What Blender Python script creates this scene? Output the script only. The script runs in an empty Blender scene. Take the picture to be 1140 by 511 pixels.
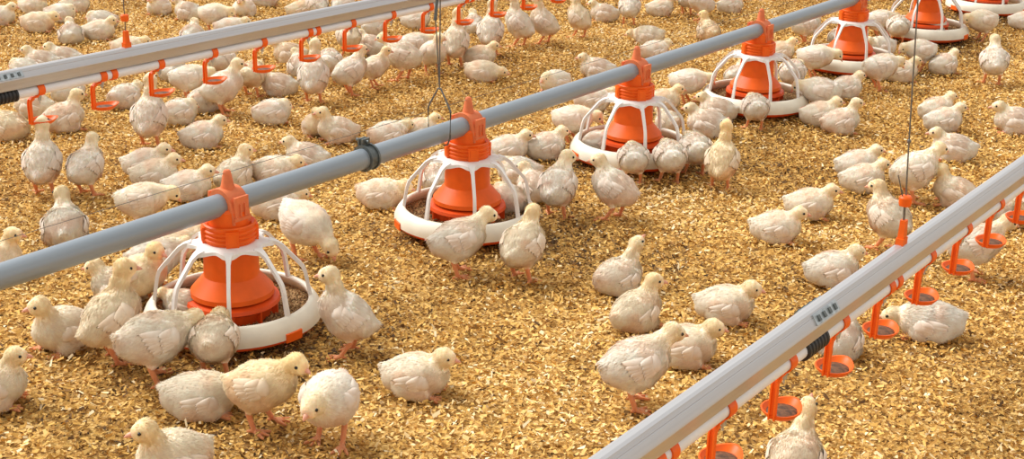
import bpy, bmesh, math, random
import numpy as np
from mathutils import Matrix, Vector

# ------------------------------------------------------------------ camera, world, light
scene = bpy.context.scene
col = scene.collection
random.seed(7)
rng = np.random.default_rng(11)

IMG_W, IMG_H = 1140, 511
FOC, YAW, PITCH, ROLL, CAM_H = 1537.2, 0.6279, 0.3447, -0.0247, 1.192
cy_, sy_ = math.cos(YAW), math.sin(YAW)
cp_, sp_ = math.cos(PITCH), math.sin(PITCH)
FW = np.array([cy_ * cp_, sy_ * cp_, -sp_])
_rt = np.array([sy_, -cy_, 0.0])
_dn = np.cross(FW, _rt)
RT = math.cos(ROLL) * _rt + math.sin(ROLL) * _dn
DN = -math.sin(ROLL) * _rt + math.cos(ROLL) * _dn
CAM = np.array([0.0, 0.0, CAM_H])

cam_data = bpy.data.cameras.new('camera')
cam_data.sensor_width = 36.0
cam_data.lens = FOC / IMG_W * 36.0
cam_data.clip_end = 100
cam = bpy.data.objects.new('camera', cam_data)
col.objects.link(cam)
m = Matrix.Identity(4)
for i in range(3):
    m[i][0] = RT[i]; m[i][1] = -DN[i]; m[i][2] = -FW[i]; m[i][3] = CAM[i]
cam.matrix_world = m
scene.camera = cam

world = bpy.data.worlds.new('world')
scene.world = world
world.use_nodes = True
wn = world.node_tree.nodes
wn['Background'].inputs[0].default_value = (1.0, 0.965, 0.93, 1)
wn['Background'].inputs[1].default_value = 0.66

sun_d = bpy.data.lights.new('daylight', 'SUN')
sun_d.energy = 3.5
sun_d.angle = math.radians(38)
sun_d.color = (1.0, 0.985, 0.97)
sun = bpy.data.objects.new('daylight', sun_d)
col.objects.link(sun)
# light falls from behind and to the left of the flock
_f = np.array([cy_, sy_, 0.0]); _r = np.array([sy_, -cy_, 0.0])
sd = -( -0.80 * _r + 0.42 * _f + np.array([0, 0, 1.0]))
sun.rotation_euler = Vector(sd).to_track_quat('-Z', 'Y').to_euler()

scene.view_settings.view_transform = 'Standard'
scene.view_settings.look = 'None'
scene.view_settings.exposure = 0.30
scene.view_settings.gamma = 1.0
scene.view_settings.use_curve_mapping = False


def at(px, py, z):
    """point of the horizontal plane at height z seen at a photo position"""
    d = FW + RT * (px - 570.0) / FOC + DN * (py - 255.5) / FOC
    t = (z - CAM_H) / d[2]
    return CAM + d * t


def ground_dir(deg):
    """0 = to the right of the view, 90 = away, 180 = left, 270 = towards it"""
    a = math.radians(deg)
    v = math.cos(a) * _r + math.sin(a) * _f
    return math.atan2(v[1], v[0])


# ------------------------------------------------------------------ materials
def new_mat(name):
    mt = bpy.data.materials.new(name)
    mt.use_nodes = True
    nt = mt.node_tree
    return mt, nt, nt.nodes, nt.links, nt.nodes['Principled BSDF']


def plain(name, rgb, rough=0.5, metal=0.0, var=0.12, scale=40.0, bump=0.0, bscale=200.0, spec=0.5, sss=0.0):
    mt, nt, n, l, b = new_mat(name)
    tc = n.new('ShaderNodeTexCoord')
    nz = n.new('ShaderNodeTexNoise'); nz.inputs['Scale'].default_value = scale; nz.inputs['Detail'].default_value = 5
    l.new(tc.outputs['Object'], nz.inputs['Vector'])
    cr = n.new('ShaderNodeValToRGB')
    cr.color_ramp.elements[0].position = 0.3; cr.color_ramp.elements[1].position = 0.7
    cr.color_ramp.elements[0].color = (*[c * (1 - var) for c in rgb], 1)
    cr.color_ramp.elements[1].color = (*[min(1, c * (1 + var)) for c in rgb], 1)
    l.new(nz.outputs['Fac'], cr.inputs['Fac'])
    l.new(cr.outputs['Color'], b.inputs['Base Color'])
    b.inputs['Roughness'].default_value = rough
    b.inputs['Metallic'].default_value = metal
    b.inputs['Specular IOR Level'].default_value = spec
    if sss:
        b.inputs['Subsurface Weight'].default_value = sss
        b.inputs['Subsurface Radius'].default_value = (0.01, 0.006, 0.004)
    if bump:
        n2 = n.new('ShaderNodeTexNoise'); n2.inputs['Scale'].default_value = bscale; n2.inputs['Detail'].default_value = 4
        l.new(tc.outputs['Object'], n2.inputs['Vector'])
        bp = n.new('ShaderNodeBump'); bp.inputs['Strength'].default_value = bump; bp.inputs['Distance'].default_value = 0.002
        l.new(n2.outputs['Fac'], bp.inputs['Height'])
        l.new(bp.outputs['Normal'], b.inputs['Normal'])
    return mt


M = {}
M['orange'] = plain('orange_plastic', (0.84, 0.125, 0.008), 0.42, var=0.10, scale=25, spec=0.3)
M['orange_saddle'] = plain('dusty_orange_plastic', (0.70, 0.185, 0.07), 0.6, var=0.16, scale=35, spec=0.3)
M['red_orange'] = plain('red_orange_plastic', (0.76, 0.085, 0.010), 0.42, var=0.12, scale=25, spec=0.3)
M['white_plastic'] = plain('white_plastic', (0.80, 0.77, 0.72), 0.4, var=0.08, scale=30)
M['rim_plastic'] = plain('cream_rim_plastic', (0.80, 0.74, 0.60), 0.38, var=0.10, scale=18)
M['pvc'] = plain('white_pvc', (0.80, 0.81, 0.83), 0.35, var=0.05, scale=12)
M['black_rubber'] = plain('black_rubber', (0.02, 0.02, 0.022), 0.5, var=0.3)
M['steel'] = plain('galvanised_plate', (0.45, 0.50, 0.52), 0.4, metal=0.7, var=0.25, scale=120)
M['dark_steel'] = plain('dark_clamp_steel', (0.13, 0.15, 0.15), 0.45, metal=0.6, var=0.3, scale=80)
M['wire'] = plain('cable_steel', (0.16, 0.15, 0.14), 0.5, metal=0.5, var=0.3, scale=200)
M['beak'] = plain('beak_horn', (0.72, 0.34, 0.22), 0.45, var=0.15, scale=200)
M['eye'] = plain('eye_black', (0.012, 0.009, 0.008), 0.12, var=0.3, scale=300)


def metal_pipe():
    mt, nt, n, l, b = new_mat('galvanised_pipe')
    tc = n.new('ShaderNodeTexCoord')
    mp = n.new('ShaderNodeMapping'); mp.inputs['Scale'].default_value = (1.2, 30, 30)
    l.new(tc.outputs['Object'], mp.inputs['Vector'])
    nz = n.new('ShaderNodeTexNoise'); nz.inputs['Scale'].default_value = 3; nz.inputs['Detail'].default_value = 6
    l.new(mp.outputs['Vector'], nz.inputs['Vector'])
    cr = n.new('ShaderNodeValToRGB')
    cr.color_ramp.elements[0].color = (0.21, 0.25, 0.285, 1); cr.color_ramp.elements[1].color = (0.29, 0.335, 0.375, 1)
    l.new(nz.outputs['Fac'], cr.inputs['Fac'])
    l.new(cr.outputs['Color'], b.inputs['Base Color'])
    b.inputs['Metallic'].default_value = 0.15
    b.inputs['Roughness'].default_value = 0.34
    b.inputs['Specular IOR Level'].default_value = 0.9
    return mt


def alu_rail():
    mt, nt, n, l, b = new_mat('aluminium_rail')
    tc = n.new('ShaderNodeTexCoord')
    mp = n.new('ShaderNodeMapping'); mp.inputs['Scale'].default_value = (0.6, 60, 60)
    l.new(tc.outputs['Object'], mp.inputs['Vector'])
    nz = n.new('ShaderNodeTexNoise'); nz.inputs['Scale'].default_value = 4; nz.inputs['Detail'].default_value = 6
    l.new(mp.outputs['Vector'], nz.inputs['Vector'])
    cr = n.new('ShaderNodeValToRGB')
    cr.color_ramp.elements[0].color = (0.47, 0.47, 0.48, 1); cr.color_ramp.elements[1].color = (0.60, 0.60, 0.605, 1)
    l.new(nz.outputs['Fac'], cr.inputs['Fac'])
    # a few dark specks of dirt
    vo = n.new('ShaderNodeTexVoronoi'); vo.inputs['Scale'].default_value = 9
    l.new(tc.outputs['Object'], vo.inputs['Vector'])
    lt = n.new('ShaderNodeMath'); lt.operation = 'LESS_THAN'; lt.inputs[1].default_value = 0.028
    l.new(vo.outputs['Distance'], lt.inputs[0])
    mx = n.new('ShaderNodeMixRGB'); mx.inputs[2].default_value = (0.16, 0.13, 0.11, 1)
    l.new(lt.outputs[0], mx.inputs[0]); l.new(cr.outputs['Color'], mx.inputs[1])
    l.new(mx.outputs[0], b.inputs['Base Color'])
    b.inputs['Metallic'].default_value = 0.55
    b.inputs['Roughness'].default_value = 0.36
    return mt


M['pipe'] = metal_pipe()
M['rail'] = alu_rail()


def down_mat(name, fluff=False):
    """plumage: colour attribute, a per-chick yellow tint and a fine downy relief"""
    mt, nt, n, l, b = new_mat(name)
    at_ = n.new('ShaderNodeAttribute'); at_.attribute_name = 'Col'
    ti = n.new('ShaderNodeAttribute'); ti.attribute_type = 'OBJECT'; ti.attribute_name = 'tint'
    tw = n.new('ShaderNodeMath'); tw.operation = 'MULTIPLY'
    sep = n.new('ShaderNodeAttribute'); sep.attribute_name = 'plume'
    l.new(ti.outputs['Fac'], tw.inputs[0]); l.new(sep.outputs['Fac'], tw.inputs[1])
    mx = n.new('ShaderNodeMixRGB'); mx.blend_type = 'MULTIPLY'; mx.inputs[2].default_value = (1.0, 0.84, 0.50, 1)
    l.new(tw.outputs[0], mx.inputs[0]); l.new(at_.outputs['Color'], mx.inputs[1])
    tc = n.new('ShaderNodeTexCoord')
    nz = n.new('ShaderNodeTexNoise'); nz.inputs['Scale'].default_value = 55; nz.inputs['Detail'].default_value = 5
    l.new(tc.outputs['Object'], nz.inputs['Vector'])
    cr = n.new('ShaderNodeValToRGB')
    cr.color_ramp.elements[0].position = 0.35; cr.color_ramp.elements[1].position = 0.62
    cr.color_ramp.elements[0].color = (0.93, 0.89, 0.85, 1); cr.color_ramp.elements[1].color = (1, 1, 1, 1)
    l.new(nz.outputs['Fac'], cr.inputs['Fac'])
    m2 = n.new('ShaderNodeMixRGB'); m2.blend_type = 'MULTIPLY'; m2.inputs[0].default_value = 1
    l.new(mx.outputs[0], m2.inputs[1]); l.new(cr.outputs['Color'], m2.inputs[2])
    l.new(m2.outputs[0], b.inputs['Base Color'])
    b.inputs['Roughness'].default_value = 0.85
    b.inputs['Specular IOR Level'].default_value = 0.15
    b.inputs['Sheen Weight'].default_value = 0.15
    b.inputs['Sheen Roughness'].default_value = 0.5
    if fluff:
        tr = n.new('ShaderNodeBsdfTranslucent'); l.new(m2.outputs[0], tr.inputs['Color'])
        ms = n.new('ShaderNodeMixShader'); ms.inputs[0].default_value = 0.25
        l.new(b.outputs[0], ms.inputs[1]); l.new(tr.outputs[0], ms.inputs[2]); l.new(ms.outputs[0], n['Material Output'].inputs['Surface'])
    if not fluff:
        b.inputs['Subsurface Weight'].default_value = 0.35
        b.inputs['Subsurface Radius'].default_value = (1.0, 0.55, 0.35)
        b.inputs['Subsurface Scale'].default_value = 0.014
        n2 = n.new('ShaderNodeTexNoise'); n2.inputs['Scale'].default_value = 240; n2.inputs['Detail'].default_value = 3
        l.new(tc.outputs['Object'], n2.inputs['Vector'])
        bp = n.new('ShaderNodeBump'); bp.inputs['Strength'].default_value = 0.45; bp.inputs['Distance'].default_value = 0.003
        l.new(n2.outputs['Fac'], bp.inputs['Height']); l.new(bp.outputs['Normal'], b.inputs['Normal'])
    return mt


M['chick'] = down_mat('chick_plumage')
M['down'] = down_mat('chick_down', True)


def litter_mat():
    mt, nt, n, l, b = new_mat('litter_floor')
    tc = n.new('ShaderNodeTexCoord')
    vo = n.new('ShaderNodeTexVoronoi'); vo.inputs['Scale'].default_value = 150
    l.new(tc.outputs['Object'], vo.inputs['Vector'])
    cr = n.new('ShaderNodeValToRGB'); e = cr.color_ramp.elements
    e[0].position = 0.0; e[0].color = (0.10, 0.05, 0.014, 1)
    e[1].position = 1.0; e[1].color = (0.80, 0.54, 0.20, 1)
    a = e.new(0.25); a.color = (0.40, 0.20, 0.045, 1)
    a = e.new(0.60); a.color = (0.60, 0.35, 0.09, 1)
    sp = n.new('ShaderNodeSeparateColor')
    l.new(vo.outputs['Color'], sp.inputs[0]); l.new(sp.outputs[0], cr.inputs['Fac'])
    l.new(cr.outputs['Color'], b.inputs['Base Color'])
    b.inputs['Roughness'].default_value = 0.9
    b.inputs['Specular IOR Level'].default_value = 0.2
    bp = n.new('ShaderNodeBump'); bp.inputs['Strength'].default_value = 0.8; bp.inputs['Distance'].default_value = 0.006
    l.new(vo.outputs['Distance'], bp.inputs['Height']); l.new(bp.outputs['Normal'], b.inputs['Normal'])
    return mt


def chip_mat():
    mt, nt, n, l, b = new_mat('wood_chip')
    a_ = n.new('ShaderNodeAttribute'); a_.attribute_name = 'tone'
    cr = n.new('ShaderNodeValToRGB'); e = cr.color_ramp.elements
    e[0].position = 0.0; e[0].color = (0.05, 0.028, 0.012, 1)
    e[1].position = 1.0; e[1].color = (0.92, 0.78, 0.50, 1)
    for p, c in ((0.10, (0.14, 0.066, 0.018)), (0.25, (0.46, 0.235, 0.05)), (0.50, (0.75, 0.44, 0.105)), (0.78, (0.88, 0.60, 0.22))):
        x = e.new(p); x.color = (*c, 1)
    l.new(a_.outputs['Fac'], cr.inputs['Fac'])
    l.new(cr.outputs['Color'], b.inputs['Base Color'])
    b.inputs['Roughness'].default_value = 0.75
    b.inputs['Specular IOR Level'].default_value = 0.25
    return mt


def feed_mat():
    mt, nt, n, l, b = new_mat('feed_crumb')
    tc = n.new('ShaderNodeTexCoord')
    vo = n.new('ShaderNodeTexVoronoi'); vo.inputs['Scale'].default_value = 230
    l.new(tc.outputs['Object'], vo.inputs['Vector'])
    sp = n.new('ShaderNodeSeparateColor'); l.new(vo.outputs['Color'], sp.inputs[0])
    cr = n.new('ShaderNodeValToRGB'); e = cr.color_ramp.elements
    e[0].color = (0.12, 0.06, 0.02, 1); e[1].color = (0.62, 0.40, 0.17, 1)
    x = e.new(0.5); x.color = (0.32, 0.17, 0.06, 1)
    l.new(sp.outputs[0], cr.inputs['Fac']); l.new(cr.outputs['Color'], b.inputs['Base Color'])
    b.inputs['Roughness'].default_value = 0.9
    bp = n.new('ShaderNodeBump'); bp.inputs['Strength'].default_value = 0.9; bp.inputs['Distance'].default_value = 0.004
    l.new(vo.outputs['Distance'], bp.inputs['Height']); l.new(bp.outputs['Normal'], b.inputs['Normal'])
    return mt


M['litter'] = litter_mat()
M['chip'] = chip_mat()
M['feed'] = feed_mat()


# ------------------------------------------------------------------ helpers
def link(name, me, parent=None, loc=(0, 0, 0), rot=(0, 0, 0)):
    o = bpy.data.objects.new(name, me)
    col.objects.link(o)
    o.location = loc; o.rotation_euler = rot
    if parent is not None:
        o.parent = parent
    return o


def tag(o, label=None, cat=None, group=None, kind=None):
    if label: o['label'] = label
    if cat: o['category'] = cat
    if group: o['group'] = group
    if kind: o['kind'] = kind
    return o


def mesh_of(name, verts, faces, mat, smooth=True):
    me = bpy.data.meshes.new(name)
    me.from_pydata([tuple(v) for v in verts], [], faces)
    me.materials.append(mat)
    if smooth:
        me.polygons.foreach_set('use_smooth', [True] * len(me.polygons))
    me.update()
    return me


class MB:
    def __init__(self):
        self.v = []; self.f = []

    def add(self, vs, fs):
        b = len(self.v)
        self.v += [tuple(map(float, p)) for p in vs]
        self.f += [tuple(b + i for i in f) for f in fs]
        return self

    def box(self, c, s, R=None):
        x, y, z = (k / 2 for k in s)
        vs = [(-x, -y, -z), (x, -y, -z), (x, y, -z), (-x, y, -z), (-x, -y, z), (x, -y, z), (x, y, z), (-x, y, z)]
        if R is not None:
            vs = [tuple(R @ Vector(p)) for p in vs]
        vs = [(p[0] + c[0], p[1] + c[1], p[2] + c[2]) for p in vs]
        return self.add(vs, [(0, 3, 2, 1), (4, 5, 6, 7), (0, 1, 5, 4), (1, 2, 6, 5), (2, 3, 7, 6), (3, 0, 4, 7)])

    def lathe(self, prof, n=32, closed=False, c=(0, 0, 0), caps=True):
        vs = []; fs = []
        for (r, z) in prof:
            for k in range(n):
                a = 2 * math.pi * k / n
                vs.append((c[0] + r * math.cos(a), c[1] + r * math.sin(a), c[2] + z))
        p = len(prof)
        for i in range(p if closed else p - 1):
            j = (i + 1) % p
            for k in range(n):
                k2 = (k + 1) % n
                fs.append((i * n + k, i * n + k2, j * n + k2, j * n + k))
        if not closed and caps:
            if prof[0][0] > 1e-6: fs.append(tuple(reversed(range(n))))
            if prof[-1][0] > 1e-6: fs.append(tuple((p - 1) * n + k for k in range(n)))
        return self.add(vs, fs)

    def tube(self, pts, r, n=8, caps=True):
        pts = [Vector(p) for p in pts]
        rs = r if isinstance(r, (list, tuple)) else [r] * len(pts)
        vs = []; fs = []
        t0 = (pts[1] - pts[0]).normalized()
        ref = Vector((0, 0, 1)) if abs(t0.z) < 0.9 else Vector((1, 0, 0))
        for i, p in enumerate(pts):
            if i == 0: t = pts[1] - pts[0]
            elif i == len(pts) - 1: t = pts[-1] - pts[-2]
            else: t = (pts[i + 1] - p).normalized() + (p - pts[i - 1]).normalized()
            t.normalize()
            a = ref - t * ref.dot(t); a.normalize(); b = t.cross(a)
            for k in range(n):
                an = 2 * math.pi * k / n
                vs.append(p + (a * math.cos(an) + b * math.sin(an)) * rs[i])
        for i in range(len(pts) - 1):
            for k in range(n):
                k2 = (k + 1) % n
                fs.append((i * n + k, i * n + k2, (i + 1) * n + k2, (i + 1) * n + k))
        if caps:
            fs.append(tuple(reversed(range(n)))); fs.append(tuple((len(pts) - 1) * n + k for k in range(n)))
        return self.add(vs, fs)

    def bar(self, pts, w, t, side):
        """flat bar swept along pts; side = the constant sideways unit vector, w may be a list"""
        pts = [Vector(p) for p in pts]; side = Vector(side)
        ws = w if isinstance(w, (list, tuple)) else [w] * len(pts)
        vs = []; fs = []
        for i, p in enumerate(pts):
            if i == 0: d = pts[1] - pts[0]
            elif i == len(pts) - 1: d = pts[-1] - pts[-2]
            else: d = (pts[i + 1] - p).normalized() + (p - pts[i - 1]).normalized()
            d.normalize(); nn = d.cross(side).normalized()
            h = ws[i] / 2
            vs += [p - side * h - nn * t / 2, p + side * h - nn * t / 2, p + side * h + nn * t / 2, p - side * h + nn * t / 2]
        for i in range(len(pts) - 1):
            for k in range(4):
                k2 = (k + 1) % 4
                fs.append((i * 4 + k, i * 4 + k2, (i + 1) * 4 + k2, (i + 1) * 4 + k))
        fs.append((3, 2, 1, 0)); q = (len(pts) - 1) * 4; fs.append((q, q + 1, q + 2, q + 3))
        return self.add(vs, fs)

    def extrude_x(self, prof, x0, x1):
        """closed (y, z) outline swept along X"""
        n = len(prof)
        vs = [(x0, y, z) for y, z in prof] + [(x1, y, z) for y, z in prof]
        fs = [(k, (k + 1) % n, n + (k + 1) % n, n + k) for k in range(n)]
        fs += [tuple(reversed(range(n))), tuple(range(n, 2 * n))]
        return self.add(vs, fs)

    def ellipsoid(self, c, ax, R=None, nu=10, nv=7):
        vs = []; fs = []
        for j in range(nv + 1):
            th = math.pi * j / nv
            for k in range(nu):
                ph = 2 * math.pi * k / nu
                p = Vector((ax[0] * math.cos(th), ax[1] * math.sin(th) * math.cos(ph), ax[2] * math.sin(th) * math.sin(ph)))
                if R is not None: p = R @ p
                vs.append((p.x + c[0], p.y + c[1], p.z + c[2]))
        for j in range(nv):
            for k in range(nu):
                k2 = (k + 1) % nu
                fs.append((j * nu + k, j * nu + k2, (j + 1) * nu + k2, (j + 1) * nu + k))
        return self.add(vs, fs)

    def mesh(self, name, mat, smooth=True, sharp=None):
        bm = bmesh.new()
        vv = [bm.verts.new(p) for p in self.v]
        for f in self.f:
            try: bm.faces.new([vv[i] for i in f])
            except ValueError: pass
        bmesh.ops.remove_doubles(bm, verts=bm.verts, dist=1e-6)
        bmesh.ops.recalc_face_normals(bm, faces=bm.faces)
        if smooth:
            for f in bm.faces: f.smooth = True
            for e in bm.edges:
                if len(e.link_faces) == 2 and e.calc_face_angle(0) > math.radians(sharp or 35): e.smooth = False
        me = bpy.data.meshes.new(name)
        bm.to_mesh(me); bm.free()
        me.materials.append(mat)
        return me

    def obj(self, name, mat, parent=None, smooth=True, sharp=None, loc=(0, 0, 0), rot=(0, 0, 0)):
        return link(name, self.mesh(name, mat, smooth, sharp), parent, loc, rot)


def empty(name, loc=(0, 0, 0), rz=0):
    o = bpy.data.objects.new(name, None)
    o.empty_display_size = 0.05
    col.objects.link(o); o.location = loc; o.rotation_euler = (0, 0, rz)
    return o


def copy_tree(o, parent=None):
    c = o.copy(); col.objects.link(c)
    if parent is not None:
        c.parent = parent
    for ch in list(o.children):
        copy_tree(ch, c)
    return c


# ------------------------------------------------------------------ floor and litter
fl = MB().add([(-6, -8, 0), (16, -8, 0), (16, 14, 0), (-6, 14, 0)], [(0, 1, 2, 3)]).obj('floor', M['litter'], smooth=False)
tag(fl, 'barn floor covered in golden wood shavings litter', 'floor', kind='structure')


def value_noise(x, y, s, seed):
    r = np.random.default_rng(seed); g = r.random((256, 256))
    u = x * s; v = y * s
    i = np.floor(u).astype(int); j = np.floor(v).astype(int); fu = u - i; fv = v - j
    fu = fu * fu * (3 - 2 * fu); fv = fv * fv * (3 - 2 * fv)
    G = lambda a, b: g[a % 256, b % 256]
    return (G(i, j) * (1 - fu) + G(i + 1, j) * fu) * (1 - fv) + (G(i, j + 1) * (1 - fu) + G(i + 1, j + 1) * fu) * fv


def build_chips(N=540000):
    # uniform over the trapezoid in view with a margin
    g = np.sqrt(rng.random(N) * (7.6 ** 2 - 1.7 ** 2) + 1.7 ** 2)
    hw = 0.40 * g * 1.08 + 0.42
    s = (rng.random(N) * 2 - 1) * hw
    X = g * _f[0] + s * _r[0]; Y = g * _f[1] + s * _r[1]
    Lh = (0.0030 + 0.0056 * rng.random(N) ** 1.6)
    Wh = np.minimum(Lh * 0.8, 0.0013 + 0.0023 * rng.random(N))
    yaw = rng.random(N) * 2 * np.pi
    pit = rng.normal(0, 0.34, N); rol = rng.normal(0, 0.46, N)
    hum = value_noise(X, Y, 5.0, 3) * 0.007
    z = 0.0025 + hum + rng.random(N) ** 1.8 * 0.013
    cyw, syw = np.cos(yaw), np.sin(yaw)
    ax = np.stack([cyw * np.cos(pit), syw * np.cos(pit), np.sin(pit)], -1)
    bx = np.stack([-syw * np.cos(rol), cyw * np.cos(rol), np.sin(rol)], -1)
    C = np.stack([X, Y, z], -1)
    warp = rng.normal(0, 0.0012, (N, 4))
    taper = 0.35 + 0.65 * rng.random(N)
    A = ax * Lh[:, None]; B = bx * Wh[:, None]
    V = np.empty((N, 4, 3))
    V[:, 0] = C - A - B; V[:, 1] = C + A - B * taper[:, None]; V[:, 2] = C + A * 0.9 + B * taper[:, None]; V[:, 3] = C - A * 0.85 + B
    V[:, :, 2] += warp
    # trodden, soiled litter round the feeders
    soil = np.zeros(N)
    for k in range(7):
        dd = np.hypot(X - 1.8132 - 0.7898 * k, Y - 2.0316)
        soil = np.maximum(soil, 0.26 * np.exp(-(np.maximum(dd - 0.16, 0) / 0.17) ** 2))
    soil = soil * (0.4 + 1.0 * value_noise(X, Y, 7, 15))
    tone = np.clip(0.51 + 0.17 * rng.normal(0, 1, N) + 0.30 * (value_noise(X, Y, 9, 5) - 0.5) + 0.34 * (value_noise(X, Y, 2.2, 8) - 0.5) - soil, 0.02, 1)
    dark = rng.random(N) < 0.10 + 0.10 * value_noise(X, Y, 12, 9)
    tone[dark] *= 0.35
    pale = rng.random(N) < 0.05
    tone[pale] = 0.85 + 0.15 * rng.random(pale.sum())
    me = bpy.data.meshes.new('wood_shavings')
    me.vertices.add(N * 4); me.vertices.foreach_set('co', V.astype(np.float32).ravel())
    me.loops.add(N * 4); me.loops.foreach_set('vertex_index', np.arange(N * 4, dtype=np.int32))
    me.polygons.add(N)
    me.polygons.foreach_set('loop_start', np.arange(0, N * 4, 4, dtype=np.int32))
    a = me.attributes.new('tone', 'FLOAT', 'FACE'); a.data.foreach_set('value', tone.astype(np.float32))
    me.update()
    me.materials.append(M['chip'])
    return tag(link('wood_shavings', me), 'loose golden wood shavings spread over the barn floor', 'wood shavings', kind='stuff')


build_chips()

# ------------------------------------------------------------------ feed line
YF, XF0, SF, ZPIPE = 2.0316, 1.8132, 0.7898, 0.280
FX = [XF0 + SF * k for k in range(7)]

pipe_root = MB()
ring = [(math.cos(2 * math.pi * k / 32) * 0.0235, math.sin(2 * math.pi * k / 32) * 0.0235) for k in range(32)]
pipe_root.extrude_x(ring, -0.9, 9.2)
feed_pipe = pipe_root.obj('feed_pipe', M['pipe'], loc=(0, YF, ZPIPE))
tag(feed_pipe, 'grey galvanised feed pipe running through all the pan feeders', 'pipe')
# clamp that joins two lengths
cx_ = at(415, 177, ZPIPE)[0]
cl = MB()
cl.extrude_x([(math.cos(2 * math.pi * k / 32) * 0.0275, math.sin(2 * math.pi * k / 32) * 0.0275) for k in range(32)], -0.012, 0.012)
cl.extrude_x([(math.cos(2 * math.pi * k / 32) * 0.031, math.sin(2 * math.pi * k / 32) * 0.031) for k in range(32)], -0.014, -0.009)
cl.extrude_x([(math.cos(2 * math.pi * k / 32) * 0.031, math.sin(2 * math.pi * k / 32) * 0.031) for k in range(32)], 0.009, 0.014)
clamp = cl.obj('pipe_clamp', M['dark_steel'], feed_pipe, loc=(cx_, 0, 0))
tag(clamp, 'dark steel clamp ring')
MB().box((0, 0.014, 0.036), (0.024, 0.006, 0.016)).box((0, 0.004, 0.036), (0.024, 0.006, 0.016)).tube([(0, -0.006, 0.037), (0, 0.030, 0.037)], 0.004, 8).obj('clamp_bolt', M['dark_steel'], clamp)

# anti-roost wire over the tips
tipz = 0.344
arw = MB().tube([(-0.9, YF, tipz), (9.2, YF, tipz)], 0.0006, 6).obj('anti_roost_wire', M['wire'])
tag(arw, 'thin steel wire strung over the feeder tips above pipe', 'wire')


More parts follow.
